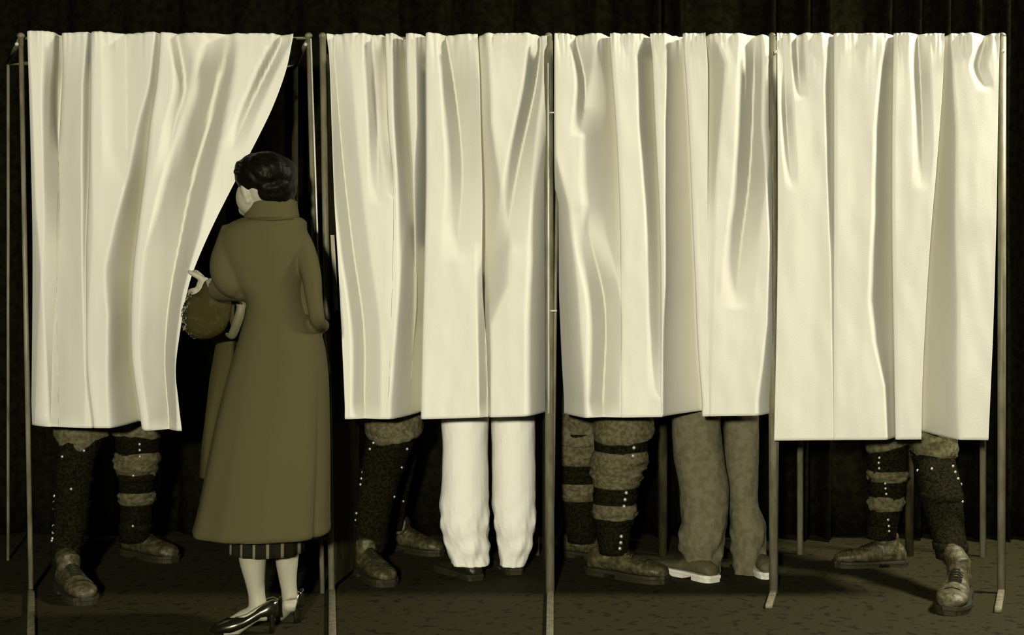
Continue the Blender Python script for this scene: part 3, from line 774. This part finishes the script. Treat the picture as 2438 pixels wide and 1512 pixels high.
# hair
bm = bmesh.new()
ball(bm, W(633, 416, YW - .006), 75 * m_, .112, 56 * m_)
ball(bm, W(652, 450, YW - .012), 54 * m_, .090, 44 * m_)
ball(bm, W(660, 476, YW - .004), 44 * m_, .072, 24 * m_)
ball(bm, W(596, 408, YW - .0), 36 * m_, .09, 34 * m_)
for k in range(16):
    a = random.uniform(-1, 1); b_ = random.uniform(-.06, .06)
    ball(bm, W(566 + 5 * abs(a) + random.uniform(-4, 6), 412 + 24 * a, YW - .03 + b_), 7 * m_, .012, 7 * m_, u=8, v=6)
me = fuse(bm, .0045, 2)
c0 = W(640, 395, YW - .04)
def waves(p):                                           # combed waves
    dx, dz = p[0] - c0.x, p[2] - c0.z; r = math.hypot(dx, dz); a = math.atan2(dz, dx)
    return .0016 * math.sin(r * 190 + 1.2 * math.sin(a * 2)) + .0015 * nz(p, 60, 3) + .003 * nz(p, 18, 8)
displace(me, waves)
obj('hair', me, 'hair_dark', root)
# coat
sec = [(512, 606, 700, .055), (524, 562, 728, .080), (545, 534, 730, .098), (580, 526, 742, .112), (620, 530, 738, .116), (680, 560, 728, .115), (720, 588, 734, .115),
       (800, 572, 766, .135), (880, 548, 780, .145), (1000, 517, 784, .165), (1100, 497, 785, .185), (1200, 478, 785, .203), (1240, 468, 785, .210), (1262, 462, 786, .212), (1268, 466, 783, .208)]
bm = bmesh.new(); rings = []
N = 72
pys = [512 + (1268 - 512) * i / 90 for i in range(91)]
for py in pys:
    l = smooth_interp([(q[0], q[1]) for q in sec], py); r = smooth_interp([(q[0], q[2]) for q in sec], py); ry = smooth_interp([(q[0], q[3]) for q in sec], py)
    c = W((l + r) / 2, py, YW); rx = (r - l) / 2 * m_
    ring = []
    fk = max(0, (py - 780) / 490.0)
    for i in range(N):
        t = 2 * PI * i / N
        k = 1 + fk * (.018 * math.sin(7 * t + .6) + .012 * math.sin(11 * t + 2 + py * .002)) - fk * .05 * math.exp(-((t - 5.78) / .06) ** 2)
        e = 0.9
        ct, st = math.cos(t), math.sin(t)
        ring.append(c + Vector((math.copysign(abs(ct) ** e, ct) * rx * (k if abs(ct) < .95 else 1), math.copysign(abs(st) ** e, st) * ry * k, 0)))
    rings.append(ring)
ring_loft(bm, rings)
P_, R_ = densify([W(568, 545, YW), W(556, 590, YW - .01), W(546, 630, YW - .02), W(552, 662, YW - .03), W(580, 684, YW - .035)], [40 * m_, 44 * m_, 46 * m_, 44 * m_, 34 * m_], 6)
path_tube(bm, P_, R_, 22)
P_, R_ = densify([W(594, 686, YW - .035), W(568, 687, YW - .01), W(542, 688, YW + .04), W(519, 688, YW + .08)], [31 * m_, 31 * m_, 31 * m_, 30 * m_], 5)
path_tube(bm, P_, R_, 22)
P_, R_ = densify([W(702, 550, YW - .005), W(722, 594, YW - .04), W(740, 650, YW - .075), W(748, 710, YW - .09), W(756, 762, YW - .08), W(764, 775, YW + .03), W(768, 775, YW + .2)],
                 [26 * m_, 28 * m_, 24 * m_, 20 * m_, 18 * m_, 18 * m_, 17 * m_], 6)
path_tube(bm, P_, R_, 20)
coat = obj('coat', fuse(bm, .0055, 5), 'coat_wool', root)
# collar: a standing band, lower towards the throat
bm = bmesh.new(); rings = []
for (dz, gx, thick) in ((0, 1.10, 0), (.30, 1.07, 0), (.7, 1.02, 0), (1.0, 1.0, 0), (1.03, .95, 0), (.9, .90, 0), (0, .93, 0)):
    ring = []
    for i in range(48):
        t = 2 * PI * i / 48
        x = 647 + 60 * gx * math.cos(t); 
        drop = max(0, -math.cos(t)) ** 2 * 24 + max(0, math.cos(t)) ** 4 * 10
        py = 520 - dz * (50 - drop)
        ring.append(W(x, py, YW) + Vector((0, math.sin(t) * .072 * gx, 0)))
    rings.append(ring)
ring_loft(bm, rings, cap=False); bmesh.ops.recalc_face_normals(bm, faces=bm.faces)
obj('collar', bm, 'coat_wool', coat)
bm = bmesh.new(); path_tube(bm, [W(590 + 12 * i, 520 + 4 * math.sin(PI * i / 9) , YW - .078 - .022 * math.sin(PI * i / 9)) for i in range(10)], .0012, 6); obj('collar_seam', bm, 'coat_lining', coat)
# cuff edge and hanging front edge of the open coat
bm = bmesh.new()
fl = [(512, 818), (548, 812), (546, 856), (532, 920), (518, 990), (504, 1060), (488, 1140), (472, 1140), (478, 1060), (488, 980), (497, 900)]
prism(bm, [W(a, b, YW + .09) for a, b in fl], Vector((0.02, .03, 0))); bmesh.ops.recalc_face_normals(bm, faces=bm.faces)
bmesh.ops.bevel(bm, geom=bm.edges[:], offset=.004, segments=2, affect='EDGES')
obj('coat_front_edge', bm, 'coat_lining', coat)
# skirt below the hem
bm = bmesh.new(); rings = []
for py, hw, ry in ((1150, 78, .12), (1240, 86, .13), (1300, 89, .135), (1312, 89.5, .136)):
    ring = []
    for i in range(120):
        t = 2 * PI * i / 120; k = 1 + .02 * math.sin(18 * t)
        ring.append(W(634, py, YW) + Vector((math.cos(t) * hw * m_ * k, math.sin(t) * ry * k, 0)))
    rings.append(ring)
ring_loft(bm, rings); bmesh.ops.recalc_face_normals(bm, faces=bm.faces)
obj('skirt', bm, 'skirt_plaid', root)
# shoes
def pump(heel, toe):
    o = Vector((heel.x, heel.y, 0)); v = Vector((toe.x - heel.x, toe.y - heel.y, 0)); L = v.length; u_ = v.normalized(); s_ = Vector((-u_.y, u_.x, 0))
    P = lambda u, a, z: o + u_ * (u * L) + s_ * a + Vector((0, 0, z))
    bm = bmesh.new(); rings = []
    for i in range(25):
        u = .5 - .5 * math.cos(PI * i / 24)
        wd = interp([(0, .010), (.04, .022), (.15, .029), (.4, .030), (.65, .040), (.82, .036), (.94, .022), (1, .006)], u)
        zb = interp([(0, .052), (.25, .048), (.5, .020), (.68, .006), (.9, .006), (1, .010)], u)
        zt = interp([(0, .102), (.1, .108), (.3, .086), (.48, .060), (.6, .056), (.75, .050), (.9, .036), (1, .016)], u)
        c = (zb + zt) / 2; hh = (zt - zb) / 2
        rings.append([P(u, math.copysign(abs(math.cos(t)) ** .8, math.cos(t)) * wd * (1 - .15 * max(0, math.sin(t))), c + math.copysign(abs(math.sin(t)) ** .9, math.sin(t)) * hh) for t in [2 * PI * k / 20 for k in range(20)]])
    ring_loft(bm, rings); bmesh.ops.recalc_face_normals(bm, faces=bm.faces)
    sh = obj('shoe', bm, 'black_leather', root)
    bm = bmesh.new(); ring_loft(bm, [[P(.09 + .05 * k * math.cos(t), .019 * k * math.sin(t), z) for t in [2 * PI * q / 16 for q in range(16)]] for k, z in ((.72, 0), (.74, .02), (1.0, .056), (1.05, .062))])
    bmesh.ops.recalc_face_normals(bm, faces=bm.faces); obj('heel', bm, 'black_leather', sh)
    bm = bmesh.new()
    for sg in (-1, 1):
        path_tube(bm, [P(u, sg * (interp([(0, .004), (.04, .018), (.15, .025), (.4, .026), (.62, .02)], u)), interp([(0, .104), (.1, .110), (.3, .088), (.48, .064), (.62, .058)], u)) for u in (0, .03, .08, .15, .25, .35, .45, .55, .62)], .0016, 6)
    obj('topline', bm, 'strap_leather', sh)
    return sh
h1 = W(662, 1400, YL); t1 = W(498, 1400, YL - .03); pump(h1, t1)
h2 = W(716, 1400, YR); t2 = W(630, 1400, YR + .16); pump(h2, t2)

# ------------------------------------------------------------------ handbag on her arm
YG = -0.315; mg = M(YG)
bag = thing('handbag', 'round dark cloth handbag with curly trim hanging from the woman\'s forearm', 'handbag', W(492, 808, YG))
outl = [(490, 668), (508, 664), (522, 676), (530, 700), (548, 716), (550, 735), (545, 762), (532, 788), (512, 803), (488, 808), (466, 806), (450, 796), (442, 775), (440, 750), (444, 722), (452, 705), (468, 698), (480, 688)]
cx, cy = 496, 745
pts = []
n0 = len(outl)
for i in range(n0 * 4):
    t = i / 4
    pts.append((smooth_interp([(k - 2, outl[(k - 2) % n0][0]) for k in range(n0 + 5)], t), smooth_interp([(k - 2, outl[(k - 2) % n0][1]) for k in range(n0 + 5)], t)))
bm = bmesh.new(); rings = []
for k in range(-9, 10):
    a = k / 9 * PI / 2 * .97; sc_ = max(.04, math.cos(a) ** .6)
    rings.append([W(cx + (x - cx) * sc_, cy + (y - cy) * sc_, YG) + Vector((0, math.sin(a) * .055, 0)) for x, y in pts])
ring_loft(bm, rings); bmesh.ops.recalc_face_normals(bm, faces=bm.faces)
obj('pouch', bm, 'bag_cloth', bag)
bm = bmesh.new()
for k in range(26):
    t = k / 25; px = 452 - 14 * math.sin(PI * t * .9) + random.uniform(-3, 4) + 18 * max(0, t - .85) * 6; py = 700 + 102 * t
    r = random.uniform(.0045, .008); c = W(px, py, YG - .02 + random.uniform(-.02, .02)); a0 = random.uniform(0, 6)
    path_tube(bm, [c + Vector((r * math.cos(a0 + q * .9), r * .5 * math.sin(a0 * 2 + q), r * math.sin(a0 + q * .9))) for q in range(6)], .0022, 6)
o = obj('curly_trim', bm, 'fringe_fur', bag); o['kind'] = 'stuff'
bm = bmesh.new()
P_, R_ = densify([W(566, 712, YG - .05), W(573, 728, YG - .06), W(571, 748, YG - .06), W(562, 776, YG - .05), W(551, 800, YG - .03), W(541, 797, YG - .01)], [10 * mg, 10 * mg, 11 * mg, 11 * mg, 10 * mg, 7 * mg], 6)
path_tube(bm, P_, [(r, r * .6) for r in R_], 14)
obj('handle', bm, 'strap_leather', bag)
bm = bmesh.new()
P_, R_ = densify([W(552, 724, YG + .02), W(550, 742, YG + .02), W(552, 760, YG + .02), W(556, 778, YG + .01)], [7 * mg, 8 * mg, 7 * mg, 5 * mg], 5)
path_tube(bm, P_, [(r, r * .6) for r in R_], 12); obj('handle', bm, 'bag_cloth', bag)
